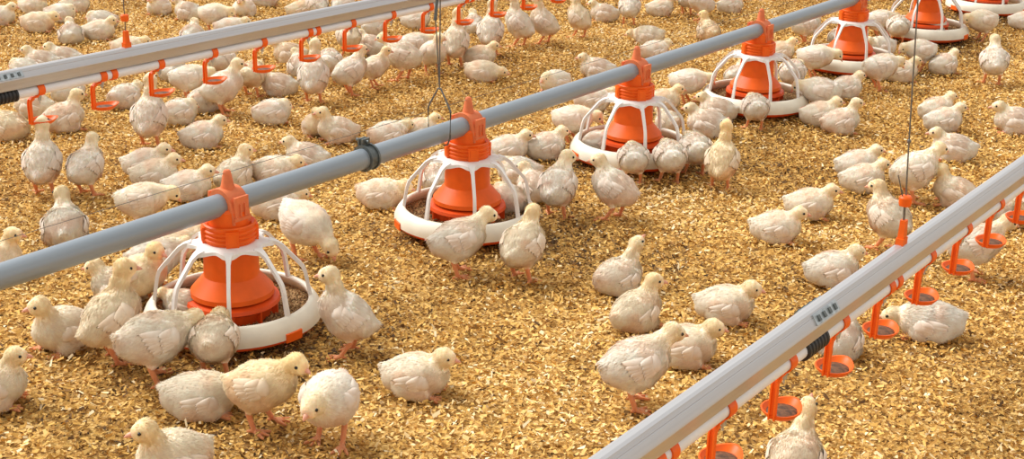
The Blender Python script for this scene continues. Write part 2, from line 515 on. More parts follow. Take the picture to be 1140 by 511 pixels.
def make_feeder():
    root = empty('pan_feeder')
    # pan dish and its cream rim
    MB().lathe([(0.0, 0.006), (0.11, 0.006), (0.155, 0.010), (0.176, 0.020), (0.1815, 0.034), (0.178, 0.036), (0.168, 0.028), (0.15, 0.020), (0.0, 0.018)], 56, caps=False).obj('pan', M['red_orange'], root)
    rim = MB().lathe([(0.1835, 0.028), (0.1835, 0.040), (0.178, 0.052), (0.169, 0.064), (0.162, 0.068), (0.157, 0.066), (0.156, 0.060), (0.166, 0.046), (0.176, 0.030)], 64, closed=True).obj('pan_rim', M['rim_plastic'], root, sharp=60)
    for k, an in enumerate((-92, 148, 28)):
        a = math.radians(an)
        tb = MB(); pts = []
        for q in range(7):
            b_ = a + (q - 3) * 0.038
            pts.append((0.1835 * math.cos(b_), 0.1835 * math.sin(b_), 0.029))
        vs = []; fs = []
        for (x, y, z) in pts:
            for (rr, zz) in ((0.985, 0.022), (1.014, 0.022), (1.014, 0.040), (0.985, 0.042)):
                vs.append((x * rr, y * rr, zz))
        for q in range(6):
            for w in range(4):
                w2 = (w + 1) % 4
                fs.append((q * 4 + w, q * 4 + w2, q * 4 + 4 + w2, q * 4 + 4 + w))
        fs += [(3, 2, 1, 0), (24, 25, 26, 27)]
        tb.add(vs, fs).obj('locking_tab', M['orange'], rim)
    # grill: scalloped top plate, eight bent spokes
    n = 96; vs = []; fs = []
    rings = [(0.040, 0.188), (0.048, 0.1945), (0.058, 0.1945), ('e', 0.190), ('e2', 0.184), ('e', 0.184), (0.050, 0.188)]
    for (r, z) in rings:
        for k in range(n):
            a = 2 * math.pi * k / n
            sc = abs(math.cos(4 * a)) ** 2.2
            if r == 'e': rr = 0.070 + 0.020 * sc; zz = z
            elif r == 'e2': rr = 0.072 + 0.020 * sc; zz = z - 0.003 * sc
            else: rr = r; zz = z
            vs.append((rr * math.cos(a), rr * math.sin(a), zz))
    p = len(rings)
    for i in range(p):
        j = (i + 1) % p
        for k in range(n):
            fs.append((i * n + k, i * n + (k + 1) % n, j * n + (k + 1) % n, j * n + k))
    MB().add(vs, fs).obj('grill_plate', M['white_plastic'], root, sharp=50)
    sp = None
    for k in range(8):
        a = math.pi / 4 * k
        if sp is None:
            b = MB().bar([(0.078, 0, 0.190), (0.092, 0, 0.186), (0.104, 0, 0.178), (0.138, 0, 0.140), (0.146, 0, 0.130), (0.151, 0, 0.116), (0.1605, 0, 0.062)],
                         [0.020, 0.013, 0.0085, 0.0075, 0.0075, 0.0075, 0.009], 0.0075, (0, 1, 0))
            sp = b.mesh('grill_spoke', M['white_plastic'], True, 50)
        link('grill_spoke', sp, root, rot=(0, 0, a))
    # feed cone under the plate
    MB().lathe([(0.052, 0.190), (0.055, 0.186), (0.0575, 0.120), (0.0855, 0.088), (0.0865, 0.078), (0.082, 0.077), (0.055, 0.104), (0.048, 0.150)], 48, closed=True).obj('feed_cone', M['orange'], root, sharp=24)
    sk = MB().lathe([(0.064, 0.076), (0.096, 0.070), (0.0985, 0.062), (0.086, 0.054), (0.080, 0.032), (0.064, 0.030), (0.064, 0.060)], 48, closed=True).obj('feed_skirt', M['red_orange'], root, sharp=24)
    fn = None
    for k in range(10):
        a = 2 * math.pi * k / 10 + 0.2
        if fn is None:
            fn = MB().box((0.089, 0, 0.049), (0.014, 0.005, 0.034)).mesh('skirt_fin', M['red_orange'])
        link('skirt_fin', fn, sk, rot=(0, 0, a))
    # threaded collar
    prof = [(0.044, 0.186), (0.0515, 0.188), (0.0515, 0.196)]
    for q in range(3):
        z0 = 0.199 + q * 0.009
        prof += [(0.0515, z0), (0.0545, z0 + 0.002), (0.0545, z0 + 0.005), (0.0515, z0 + 0.007)]
    prof += [(0.053, 0.2285), (0.0545, 0.233), (0.051, 0.235), (0.044, 0.231)]
    cr = MB().lathe(prof, 40, closed=True).obj('collar', M['orange'], root, sharp=40)
    tg = MB().box((0.0535, 0, 0.211), (0.006, 0.026, 0.034)).box((0.056, 0, 0.211), (0.004, 0.018, 0.026)).mesh('collar_lug', M['orange'])
    for k in range(4):
        link('collar_lug', tg, cr, rot=(0, 0, math.radians(-127 + 90 * k)))
    # neck and saddle that grips the pipe
    MB().lathe([(0.0, 0.19), (0.043, 0.19), (0.0425, 0.235), (0.041, 0.262), (0.036, 0.268), (0.0, 0.268)], 36, caps=False).obj('neck_tube', M['orange'], root)
    zp = ZPIPE - 0.006
    ro, ri = 0.0335, 0.0237
    outl = []
    for k in range(15):
        a = math.pi * k / 14
        outl.append((ro * math.cos(a), zp + ro * math.sin(a)))
    outl += [(-0.0385, zp - 0.028), (-0.0385, zp - 0.036)]
    a0 = math.radians(-38)
    inn = [(-ri * math.cos(a0), zp + ri * math.sin(a0))]
    for k in range(13):
        a = math.pi - a0 * -1 * 0 - math.pi * k / 12
        inn.append((ri * math.cos(a), zp + ri * math.sin(a)))
    inn.append((ri * math.cos(a0), zp + ri * math.sin(a0)))
    inn += [(0.0385, zp - 0.036), (0.0385, zp - 0.028)]
    # arch built as strips: outer band, inner band and two end faces
    sd = MB()
    arch_o = [(0.0385, zp - 0.036), (0.037, zp - 0.02)] + [(ro * math.cos(math.pi * k / 16), zp + ro * math.sin(math.pi * k / 16)) for k in range(17)] + [(-0.037, zp - 0.02), (-0.0385, zp - 0.036)]
    arch_i = [(0.020, zp - 0.036), (ri * math.cos(a0), zp + ri * math.sin(a0))] + [(ri * math.cos(math.pi * k / 16), zp + ri * math.sin(math.pi * k / 16)) for k in range(17)] + [(-ri * math.cos(a0), zp + ri * math.sin(a0)), (-0.020, zp - 0.036)]
    q = len(arch_o); hx = 0.0235
    vs = [(-hx, y, z) for y, z in arch_o] + [(hx, y, z) for y, z in arch_o] + [(-hx, y, z) for y, z in arch_i] + [(hx, y, z) for y, z in arch_i]
    fs = []
    for k in range(q - 1):
        fs += [(k, k + 1, q + k + 1, q + k), (2 * q + k, 3 * q + k, 3 * q + k + 1, 2 * q + k + 1), (k, 2 * q + k, 2 * q + k + 1, k + 1), (q + k, q + k + 1, 3 * q + k + 1, 3 * q + k)]
    fs += [(0, q, 3 * q, 2 * q), (q - 1, 3 * q - 1, 4 * q - 1, 2 * q - 1)]
    sd.add(vs, fs)
    saddle = sd.obj('saddle', M['orange_saddle'], root, sharp=40)
    # raised edge bands of the saddle
    MB().lathe([(0.0150, zp + 0.027), (0.0145, zp + 0.034), (0.0130, zp + 0.040), (0.0092, zp + 0.060), (0.0076, zp + 0.067), (0.0048, zp + 0.070), (0.0, zp + 0.071)], 20, caps=False).obj('tip', M['orange_saddle'], saddle)
    for s_ in (-1, 1):
        cb = MB().box((0, s_ * 0.0375, zp - 0.002), (0.036, 0.006, 0.046)).box((0, s_ * 0.0380, zp - 0.025), (0.042, 0.009, 0.007))
        cb.box((-0.006, s_ * 0.0415, zp - 0.006), (0.003, 0.006, 0.026)).box((0.006, s_ * 0.0415, zp - 0.006), (0.003, 0.006, 0.026))
        cb.obj('saddle_clip', M['orange_saddle'], saddle)
    return root


def feed_mesh():
    n, mrad = 64, 14
    vs = [(0, 0, 0.034)]; fs = []
    r = np.random.default_rng(5)
    for i in range(1, mrad + 1):
        rad = 0.172 * i / mrad
        for k in range(n):
            a = 2 * math.pi * k / n
            z = 0.034 - 0.004 * math.sin(3 * a + 1) * (rad / 0.16) + r.normal(0, 0.0013)
            if i >= mrad - 1: z = 0.0365
            vs.append((rad * math.cos(a), rad * math.sin(a), z))
    for k in range(n): fs.append((0, 1 + k, 1 + (k + 1) % n))
    for i in range(mrad - 1):
        for k in range(n):
            fs.append((1 + i * n + k, 1 + (i + 1) * n + k, 1 + (i + 1) * n + (k + 1) % n, 1 + i * n + (k + 1) % n))
    # crumbs lying on top
    for _ in range(1500):
        rad = 0.163 * math.sqrt(r.random()); a = r.random() * 6.283
        if rad < 0.075: continue
        x, y, z = rad * math.cos(a), rad * math.sin(a), 0.036 - 0.004 * math.sin(3 * a + 1) * rad / .16 + r.random() * .003
        s_ = 0.0018 + r.random() * 0.0022; b = len(vs); t = r.random() * 6.28
        c_, q_ = math.cos(t) * s_, math.sin(t) * s_
        vs += [(x + c_, y + q_, z), (x - q_, y + c_, z), (x - c_, y - q_, z), (x + q_, y - c_, z), (x, y, z + s_)]
        fs += [(b, b + 1, b + 4), (b + 1, b + 2, b + 4), (b + 2, b + 3, b + 4), (b + 3, b, b + 4)]
    return mesh_of('feed_crumbs', vs, fs, M['feed'], False)


feeder_labels = ['large orange and white pan feeder nearest the camera, lower left',
                 'orange pan feeder under the wire bail, second nearest along the pipe',
                 'third nearest orange pan feeder, ringed by several standing chicks',
                 'fourth nearest orange pan feeder with one chick at its front rim',
                 'fifth orange pan feeder, at upper right where the pipe leaves the picture',
                 'orange pan feeder at top right with a chick lying in its pan',
                 'farthest orange pan feeder, cut off in the top right corner']
feed_labels = ['brown feed crumbs in the pan of the nearest feeder', 'brown feed crumbs in the pan under the wire bail',
               'brown feed crumbs in the third nearest pan', 'brown feed crumbs in the fourth nearest pan',
               'brown feed crumbs in the fifth pan along the pipe', 'brown feed crumbs in the pan where a chick lies',
               'brown feed crumbs in the farthest pan, top right corner']
feeder0 = make_feeder()
fmesh = feed_mesh()
for k, x in enumerate(FX):
    o = feeder0 if k == 0 else copy_tree(feeder0)
    o.location = (x, YF, 0.006)
    tag(o, feeder_labels[k], 'feeder', 'pan feeders on the feed pipe')
    fo = link('feed_crumbs', fmesh, None, (x, YF, 0.006), (0, 0, k * 1.3))
    tag(fo, feed_labels[k], 'feed', 'feed in the pans', 'stuff')

# wire bail that holds the pipe beside the second feeder, with its doubled cable
bx_ = at(500, 150, ZPIPE)[0] - 0.01
bail = MB()
zt = ZPIPE + 0.112
bail.tube([(bx_, YF - 0.014, ZPIPE - 0.026), (bx_, YF - 0.026, ZPIPE - 0.022), (bx_, YF - 0.0335, ZPIPE - 0.005), (bx_, YF - 0.0345, ZPIPE + 0.06), (bx_, YF - 0.03, ZPIPE + 0.07), (bx_, YF - 0.004, zt),
           (bx_, YF + 0.004, zt), (bx_, YF + 0.03, ZPIPE + 0.07), (bx_, YF + 0.0345, ZPIPE + 0.06), (bx_, YF + 0.0335, ZPIPE - 0.005), (bx_, YF + 0.026, ZPIPE - 0.022), (bx_, YF + 0.014, ZPIPE - 0.026)], 0.0023, 8)
bo = bail.obj('wire_bail', M['wire'])
tag(bo, 'bent steel wire bail holding the pipe beside second feeder', 'hanger')
cb = MB().tube([(bx_, YF, zt - 0.003), (bx_ + 0.004, YF - 0.003, 1.9)], 0.0016, 6)
cb.tube([(bx_, YF, zt - 0.003), (bx_ - 0.006, YF + 0.004, zt + 0.12), (bx_ - 0.010, YF + 0.006, zt + 0.175)], 0.0016, 6)
co = cb.obj('suspension_cable', M['wire'])
tag(co, 'doubled steel cable rising from wire bail on the feed pipe', 'cable')
MB().tube([(bx_ - 0.010, YF + 0.006, zt + 0.165), (bx_ - 0.002, YF + 0.004, zt + 0.24)], [0.0042, 0.003], 8).obj('cable_clip', M['dark_steel'], co)


# ------------------------------------------------------------------ drinker lines
def drip_cup_mesh():
    b = MB()
    # clip round the water pipe
    for (k0, k1) in ((0, 24),):
        vs = []; fs = []
        n = 24
        for i in range(n + 1):
            a = math.radians(-200 + 310 * i / n) + math.radians(-35)
            for (rr, xx) in ((0.0140, -0.010), (0.0164, -0.010), (0.0164, 0.010), (0.0140, 0.010)):
                vs.append((xx, rr * math.cos(a), rr * math.sin(a)))
        for i in range(n):
            for w in range(4):
                w2 = (w + 1) % 4
                fs.append((i * 4 + w, i * 4 + w2, i * 4 + 4 + w2, i * 4 + 4 + w))
        fs += [(3, 2, 1, 0), (n * 4, n * 4 + 1, n * 4 + 2, n * 4 + 3)]
        b.add(vs, fs)
    # bracket: out along the pipe, then down, ribbed on both edges
    b.bar([(0.004, 0, -0.017), (-0.022, 0, -0.018), (-0.029, 0, -0.022), (-0.031, 0, -0.030), (-0.031, 0, -0.086)], 0.009, 0.004, (0, 1, 0))
    for s_ in (-1, 1):
        b.bar([(-0.020, s_ * 0.0045, -0.019), (-0.030, s_ * 0.0045, -0.024), (-0.032, s_ * 0.0045, -0.032), (-0.032, s_ * 0.0045, -0.088)], 0.0026, 0.008, (0, 1, 0))
    # cup: shallow bowl with a pointed lip on the far side
    n = 32
    prof = [(0.0, -0.094), (0.016, -0.094), (0.026, -0.091), (0.0335, -0.083), (0.0345, -0.080), (0.0318, -0.080), (0.027, -0.087), (0.016, -0.0905), (0.0, -0.0905)]
    vs = []; fs = []
    for (r, z) in prof:
        for k in range(n):
            a = 2 * math.pi * k / n
            e = 1 + 0.38 * max(0, math.cos(a)) ** 3 * (r / 0.03)
            vs.append((r * e * math.cos(a), r * 0.93 * math.sin(a), z))
    for i in range(len(prof) - 1):
        for k in range(n):
            k2 = (k + 1) % n
            fs.append((i * n + k, i * n + k2, (i + 1) * n + k2, (i + 1) * n + k))
    b.add(vs, fs)
    return b.mesh('drip_cup', M['orange'], True, 40)


CUP = drip_cup_mesh()
NIP = MB().lathe([(0.0, -0.038), (0.0015, -0.037), (0.0015, -0.030), (0.0045, -0.029), (0.005, -0.020), (0.0065, -0.019), (0.0065, -0.011)], 12).mesh('nipple', M['steel'])
cl_ = MB(); vs = []; fs = []
for i in range(21):
    a = 2 * math.pi * i / 20
    for (rr, xx) in ((0.0135, -0.009), (0.0166, -0.009), (0.0166, 0.009), (0.0135, 0.009)):
        vs.append((xx, rr * math.cos(a), rr * math.sin(a)))
for i in range(20):
    for w in range(4):
        w2 = (w + 1) % 4
        fs.append((i * 4 + w, i * 4 + w2, i * 4 + 4 + w2, i * 4 + 4 + w))
CLIP = cl_.add(vs, fs).box((0, 0, 0.019), (0.018, 0.016, 0.010)).mesh('pipe_clip', M['orange'], True, 40)
WATER = MB().ellipsoid((0.004, 0, -0.0875), (0.027, 0.025, 0.0032), None, 16, 8).mesh('cup_water', plain('cup_water', (0.13, 0.055, 0.022), 0.55, var=0.7, scale=150))


def drinker_line(Y, Z, X0, first, last, doubles, joint_x, hang_x, label, x_from, x_to):
    root = empty('drinker_line', (0, Y, Z))
    tag(root, label, 'drinker line', 'nipple drinker lines')
    ring = [(math.cos(2 * math.pi * k / 28) * 0.0132, math.sin(2 * math.pi * k / 28) * 0.0132) for k in range(28)]
    MB().extrude_x(ring, x_from, x_to).obj('water_pipe', M['pvc'], root)
    half = [(0.004, 0.067), (0.009, 0.065), (0.0105, 0.062), (0.0130, 0.0590), (0.0128, 0.0580), (0.0142, 0.0572), (0.0215, 0.0465), (0.0225, 0.0435), (0.0210, 0.0410), (0.0160, 0.0170), (0.0130, 0.0155)]
    prof = half + [(-y, z) for y, z in reversed(half)]
    MB().extrude_x(prof, x_from, x_to).obj('rail', M['rail'], root, sharp=20)
    for j in range(first, last + 1):
        c = link('drip_cup', CUP, root, (X0 + 0.2 * j, 0, 0))
        link('nipple', NIP, c)
        link('cup_water', WATER, c)
    for j in doubles:
        link('pipe_clip', CLIP, root, (X0 + 0.2 * j + 0.036, 0, 0))
    # joint: ribbed black sleeve on the pipe and a bolted plate on the rail
    sl = MB(); prof2 = []
    for q in range(7):
        x = q * 0.011
        prof2 += [(0.0155, x), (0.0185, x + 0.002), (0.0185, x + 0.007), (0.0155, x + 0.009)]
    b = MB().lathe(prof2, 24)
    b.v = [(z - 0.038, y, -x) for (x, y, z) in b.v]
    tag(b.obj('hose_sleeve', M['black_rubber'], root, loc=(joint_x, 0, 0)), 'black ribbed rubber sleeve')
    for s_ in (-1, 1):
        d = Vector((0, s_ * 0.011, -0.0155)).normalized(); nrm = Vector((0, s_ * 0.0155, 0.011)).normalized()
        Rm = Matrix((Vector((1, 0, 0)), d, nrm)).transposed()
        cpt = Vector((joint_x + 0.01, s_ * 0.0162, 0.0542)) + nrm * 0.001
        pl = MB().box(cpt, (0.085, 0.018, 0.003), Rm).obj('joint_plate', M['steel'], root, False)
        for q in range(4):
            cc = cpt + Vector((-0.030 + q * 0.02, 0, 0)) + nrm * 0.002
            MB().box(cc, (0.007, 0.010, 0.004), Rm).obj('plate_bolt', M['dark_steel'], pl, False)
    # hanger hook on the rail
    hk = MB().box((hang_x, 0, 0.068), (0.022, 0.014, 0.022))
    hk.add([(hang_x - 0.0095, -0.006, 0.06), (hang_x + 0.0095, -0.006, 0.06), (hang_x + 0.0095, 0.006, 0.06), (hang_x - 0.0095, 0.006, 0.06),
            (hang_x - 0.006, -0.005, 0.112), (hang_x + 0.006, -0.005, 0.112), (hang_x + 0.006, 0.005, 0.112), (hang_x - 0.006, 0.005, 0.112)],
           [(0, 3, 2, 1), (4, 5, 6, 7), (0, 1, 5, 4), (1, 2, 6, 5), (2, 3, 7, 6), (3, 0, 4, 7)])
    hk.obj('hanger_hook', M['orange'], root, False)
    return root


YL, ZL, XL = 3.0825, 0.2842, 2.1175
YR, ZR, XR = 0.8000, 0.2831, 1.6354
hl = at(137, 50, ZL + 0.07)[0]
hr = at(997, 268, ZR + 0.07)[0]
jl = at(0, 108, ZL)[0] + 0.005
jr = at(905, 383, ZR)[0]
drinker_line(YL, ZL, XL, -2, 12, (1, 5, 9), jl, hl, 'drinker line with orange cups crossing the upper left', 0.6, 6.5)
drinker_line(YR, ZR, XR, -3, 11, (-1, 3, 7), jr, hr, 'drinker line with orange cups crossing the lower right corner', 0.7, 5.5)


def hang_cable(x, y, z, top, label, bead_label, split):
    b = MB()
    tp = Vector(top)
    base = Vector((x, y, z))
    d = (tp - base).normalized()
    if split:
        k = base + d * 0.115
        b.tube([base + Vector((0.002, 0, -0.012)), base + d * 0.035 + Vector((0.002, 0, 0)), k, tp], 0.0014, 6)
        b.tube([base + Vector((-0.002, 0, -0.012)), base + d * 0.03 + Vector((-0.002, 0.001, 0)), base + d * 0.06 + Vector((-0.009, 0.006, 0)), base + d * 0.085 + Vector((-0.015, 0.01, 0))], 0.0011, 6)
        b.ellipsoid(k + d * 0.03, (0.0035, 0.0035, 0.005))
    else:
        b.tube([base + Vector((0, 0, -0.012)), tp], 0.0015, 6)
    o = b.obj('suspension_cable', M['wire'])
    tag(o, label, 'cable')
    kn = MB().lathe([(0.004, -0.010), (0.010, -0.009), (0.0115, -0.004), (0.0115, 0.006), (0.009, 0.009), (0.004, 0.010)], 14)
    kn.v = [(x_ * 1.0, y_, z_) for x_, y_, z_ in kn.v]
    ko = kn.obj('adjuster_knob', M['orange'], o, loc=tuple(base + d * 0.036))
    return o


# the right-hand cable leans a little out of plumb
tl = (hl, YL, 2.2)
p0 = np.array([hr, YR, ZR + 0.112])
hang_cable(hl, YL, ZL + 0.112, tl, 'thin cable with orange knob above the upper left drinker line', '', False)
hang_cable(hr, YR, ZR + 0.112, (hr + 0.06 * 0.587 * 1.4 * -1, YR + 0.06 * 0.81 * 1.4, ZR + 0.112 + 1.4), 'knotted thin cable with orange knob above the lower right drinker line', '', True)

# ------------------------------------------------------------------ chicks
def surface_nets(V, o, h):
    """quads around the zero level of a sampled distance field"""
    nx, ny, nz = V.shape
    S = V < 0
    acc = np.zeros((nx - 1, ny - 1, nz - 1, 3)); cnt = np.zeros((nx - 1, ny - 1, nz - 1))
    cs = [(0, 0, 0), (1, 0, 0), (0, 1, 0), (1, 1, 0), (0, 0, 1), (1, 0, 1), (0, 1, 1), (1, 1, 1)]
    sl = lambda c: (slice(c[0], nx - 1 + c[0]), slice(c[1], ny - 1 + c[1]), slice(c[2], nz - 1 + c[2]))
    for a in range(8):
        for b in range(a + 1, 8):
            d = [cs[b][i] - cs[a][i] for i in range(3)]
            if sum(map(abs, d)) != 1: continue
            va, vb = V[sl(cs[a])], V[sl(cs[b])]
            mk = (va < 0) != (vb < 0)
            t = np.where(mk, va / np.where(mk, va - vb, 1), 0)
            for i in range(3):
                acc[..., i] += np.where(mk, cs[a][i] + t * d[i], 0)
            cnt += mk
    act = cnt > 0
    idx = -np.ones(cnt.shape, int); idx[act] = np.arange(act.sum())
    I = np.argwhere(act)
    P = (I + acc[act] / cnt[act][:, None]) * h + o
    F = []
    for ax in range(3):
        u, v = (ax + 1) % 3, (ax + 2) % 3
        lo = [slice(None)] * 3; hi = [slice(None)] * 3
        lo[ax] = slice(0, -1); hi[ax] = slice(1, None)
        e = S[tuple(lo)] != S[tuple(hi)]
        q = np.argwhere(e)
        ok = (q[:, u] > 0) & (q[:, v] > 0) & (q[:, u] < V.shape[u] - 1) & (q[:, v] < V.shape[v] - 1)
        q = q[ok]
        def cell(du, dv):
            c = q.copy(); c[:, u] -= du; c[:, v] -= dv
            return idx[c[:, 0], c[:, 1], c[:, 2]]
        f = np.stack([cell(1, 1), cell(0, 1), cell(0, 0), cell(1, 0)], -1)
        inside = S[q[:, 0], q[:, 1], q[:, 2]]
        f[~inside] = f[~inside][:, ::-1]
        F.append(f)
    return P, np.concatenate(F)


def cone_d(P, a, ra, b, rb, sy=1.0):
    a = np.asarray(a, float); b = np.asarray(b, float)
    Q = P - a; ba = b - a
    if sy != 1.0:
        Q = Q.copy(); Q[..., 1] /= sy; ba = ba.copy(); ba[1] /= sy
    t = np.clip((Q @ ba) / max(ba @ ba, 1e-12), 0, 1)
    return np.linalg.norm(Q - t[..., None] * ba, axis=-1) - (ra + t * (rb - ra))


def smin(a, b, k):
    h = np.clip(0.5 + 0.5 * (b - a) / k, 0, 1)
    return b + (a - b) * h - k * h * (1 - h)


POSES = {
    # bp body pitch, bz body height, np neck pitch, nl neck length, hp head pitch
    'sit': dict(bp=7, bz=0.041, np=48, nl=0.036, hp=-6),
    'sithigh': dict(bp=14, bz=0.044, np=66, nl=0.046, hp=-4),
    'sitlow': dict(bp=3, bz=0.040, np=22, nl=0.036, hp=-18),
    'sittuck': dict(bp=4, bz=0.041, np=30, nl=0.014, hp=-25),
    'lie': dict(bp=-2, bz=0.037, np=-8, nl=0.042, hp=-14),
    'neckup': dict(bp=6, bz=0.041, np=64, nl=0.058, hp=40),
    'stand': dict(bp=24, bz=0.098, np=62, nl=0.046, hp=-8),
    'standfwd': dict(bp=14, bz=0.096, np=38, nl=0.050, hp=-14),
    'alert': dict(bp=36, bz=0.102, np=76, nl=0.062, hp=-4),
    'drink': dict(bp=40, bz=0.102, np=80, nl=0.066, hp=42),
    'feed': dict(bp=4, bz=0.094, np=2, nl=0.046, hp=-48),
    'standlow': dict(bp=2, bz=0.096, np=14, nl=0.040, hp=-22),
    'peck': dict(bp=-14, bz=0.092, np=-42, nl=0.056, hp=-62),
}


def chick_meshes(pose, turn, h=0.0032, ntuft=3600, seed=1):
    p = POSES[pose]
    standing = p['bz'] > 0.06
    bp = math.radians(p['bp']); bz = p['bz']
    u = np.array([math.cos(bp), 0, math.sin(bp)]); w = np.array([-math.sin(bp), 0, math.cos(bp)]); l_ = np.array([0, 1.0, 0])
    B = np.array([0, 0, bz])
    fr = lambda a, b=0.0, c=0.0: B + u * a + l_ * b + w * c
    tn = math.radians(turn)
    npi = math.radians(p['np'])
    ndir = np.array([math.cos(npi) * math.cos(tn * 0.35), math.cos(npi) * math.sin(tn * 0.35), math.sin(npi)])
    hp = math.radians(p['hp'])
    hdir = np.array([math.cos(hp) * math.cos(tn), math.cos(hp) * math.sin(tn), math.sin(hp)])
    N0 = fr(0.032, 0, 0.014); N1 = N0 + ndir * (p['nl'] + 0.006)
    Hc = N1 + hdir * 0.004; Hf = Hc + hdir * 0.009 - np.array([0, 0, 0.001])
    torso = [(fr(-0.043, 0, 0.003), 0.029, fr(-0.018, 0, 0.000), 0.0435), (fr(-0.018, 0, 0.0), 0.044, fr(0.013, 0, 0.0), 0.0445),
             (fr(0.013, 0, 0), 0.0445, fr(0.035, 0, 0.001), 0.035)]
    tail = [(fr(-0.050, 0, 0.014), 0.015, fr(-0.069, 0, 0.025), 0.005)]
    neck = [(N0, 0.026, N0 * 0.45 + N1 * 0.55, 0.0180), (N0 * 0.45 + N1 * 0.55, 0.0180, N1, 0.0168)]
    head = [(Hc, 0.0192, Hf, 0.0160)]
    thigh = []; shank = []
    if standing:
        for s in (-1, 1):
            hip = fr(-0.006, s * 0.022, -0.022)
            ank = np.array([-0.016 + 0.004 * s, s * 0.025, 0.044])
            ft = np.array([0.002 + 0.010 * s, s * 0.027, 0.0085])
            thigh.append((hip, 0.0245, ank + np.array([0.006, 0, 0.012]), 0.0105))
            shank.append((ank + np.array([0.006, 0, 0.012]), 0.0082, ank, 0.0062)); shank.append((ank, 0.0060, ft, 0.0050))
            for da in (-30, 0, 30):
                a = math.radians(da + 8 * s)
                tip = ft + np.array([math.cos(a) * 0.031, math.sin(a) * 0.031, -0.0035])
                shank.append((ft, 0.0044, tip, 0.0030))
            shank.append((ft, 0.0042, ft + np.array([-0.014, 0, -0.002]), 0.0028))
    else:
        for s in (-1, 1):
            thigh.append((np.array([-0.012, s * 0.030, 0.024]), 0.023, np.array([0.022, s * 0.033, 0.018]), 0.017))
            ft = np.array([0.034, s * 0.030, 0.0075])
            for da in (-25, 5, 32):
                a = math.radians(da * s)
                shank.append((ft, 0.0046, ft + np.array([math.cos(a) * 0.027, math.sin(a) * 0.027, -0.002]), 0.0030))
    allp = torso + tail + neck + head + thigh + shank
    pts = np.array([q for c in allp for q in (c[0], c[2])])
    lo = pts.min(0) - 0.055; hi = pts.max(0) + 0.055
    lo[2] = max(lo[2], -0.004)
    n = np.ceil((hi - lo) / h).astype(int) + 1
    G = np.stack(np.meshgrid(*[lo[i] + np.arange(n[i]) * h for i in range(3)], indexing='ij'), -1)

    def field(P):
        d = cone_d(P, *torso[0], 1.06)
        for c in torso[1:]: d = smin(d, cone_d(P, *c, 1.06), 0.012)
        d = smin(d, cone_d(P, *tail[0], 1.3), 0.014)
        for c in thigh: d = smin(d, cone_d(P, *c), 0.014)
        dt = d
        dn = None
        for c in neck: dn = cone_d(P, *c) if dn is None else smin(dn, cone_d(P, *c), 0.008)
        dh = cone_d(P, *head[0])
        d = smin(d, dn, 0.014); d = smin(d, dh, 0.010)
        ds = np.full(d.shape, 1.0)
        for c in shank: ds = np.minimum(ds, cone_d(P, *c))
        d = smin(d, ds, 0.004)
        return np.maximum(d, 0.0015 - P[..., 2]), dt, dn, dh, ds

    V = field(G)[0]
    P, F = surface_nets(V, lo, h)
    d, dt, dn, dh, ds = field(P)
    r = np.random.default_rng(seed)
    # vertex normals
    e1 = P[F[:, 1]] - P[F[:, 0]]; e2 = P[F[:, 2]] - P[F[:, 0]]
    fn = np.cross(e1, e2); N = np.zeros_like(P)
    for k in range(4): np.add.at(N, F[:, k], fn)
    N /= np.linalg.norm(N, axis=1)[:, None] + 1e-12
    # lumps of down
    lump = value_noise(P[:, 0] + 3 + seed, P[:, 1] + P[:, 2] * 0.7 + 5, 55, 21) - 0.5
    feath = (ds > 0.004)
    P = P + N * (lump * 0.0034 * feath)[:, None]
    # colours (linear)
    white = np.array([0.93, 0.865, 0.755]); yel = np.array([0.93, 0.76, 0.43]); hd = np.array([0.93, 0.78, 0.49])
    pink = np.array([0.88, 0.66, 0.49]); leg = np.array([0.72, 0.29, 0.13]); face = np.array([0.80, 0.47, 0.32])
    kk = 0.007
    wt = np.exp(-np.clip(dt, 0, 1) / kk); wn_ = np.exp(-np.clip(dn, 0, 1) / kk); wh = 1.3 * np.exp(-np.clip(dh, 0, 1) / kk)
    tot = wt + wn_ + wh
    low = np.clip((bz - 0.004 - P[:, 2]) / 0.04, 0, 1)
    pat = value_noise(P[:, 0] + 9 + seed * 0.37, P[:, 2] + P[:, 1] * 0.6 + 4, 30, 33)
    pk = np.clip((pat - 0.50) * 3.0, 0, 1) * 0.60 + 0.55 * low * (0.35 + 0.65 * pat)  # pink skin patches; the low term also paints warm shade onto the underside
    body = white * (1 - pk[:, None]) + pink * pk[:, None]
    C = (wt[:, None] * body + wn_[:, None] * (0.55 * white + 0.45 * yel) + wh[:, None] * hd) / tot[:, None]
    fdist = np.linalg.norm(P - (Hc + hdir * 0.026), axis=1)
    fw = np.clip(1 - (fdist - 0.005) / 0.013, 0, 1)
    C = C * (1 - 0.75 * fw[:, None]) + face * 0.75 * fw[:, None]
    lw = np.clip(1 - ds / 0.003, 0, 1) * (dt > 0.002 if standing else (P[:, 0] > 0.02) & (P[:, 2] < 0.016))
    C = C * (1 - lw[:, None]) + leg * lw[:, None]
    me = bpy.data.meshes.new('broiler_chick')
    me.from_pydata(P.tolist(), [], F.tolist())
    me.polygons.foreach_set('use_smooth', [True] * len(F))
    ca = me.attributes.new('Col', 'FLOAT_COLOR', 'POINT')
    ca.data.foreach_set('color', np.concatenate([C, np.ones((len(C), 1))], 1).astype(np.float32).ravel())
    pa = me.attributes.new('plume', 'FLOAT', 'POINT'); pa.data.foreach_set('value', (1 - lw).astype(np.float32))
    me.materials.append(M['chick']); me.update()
    # tufts of down lying back along the body
    fc = P[F].mean(1); ar = np.linalg.norm(fn, axis=1)
    okf = (np.min(ds[F], 1) > 0.006) & (np.max(fw[F], 1) < 0.25) & (fc[:, 2] > 0.010)
    pr = ar * okf; pr = pr / pr.sum()
    ii = r.choice(len(F), ntuft, p=pr)
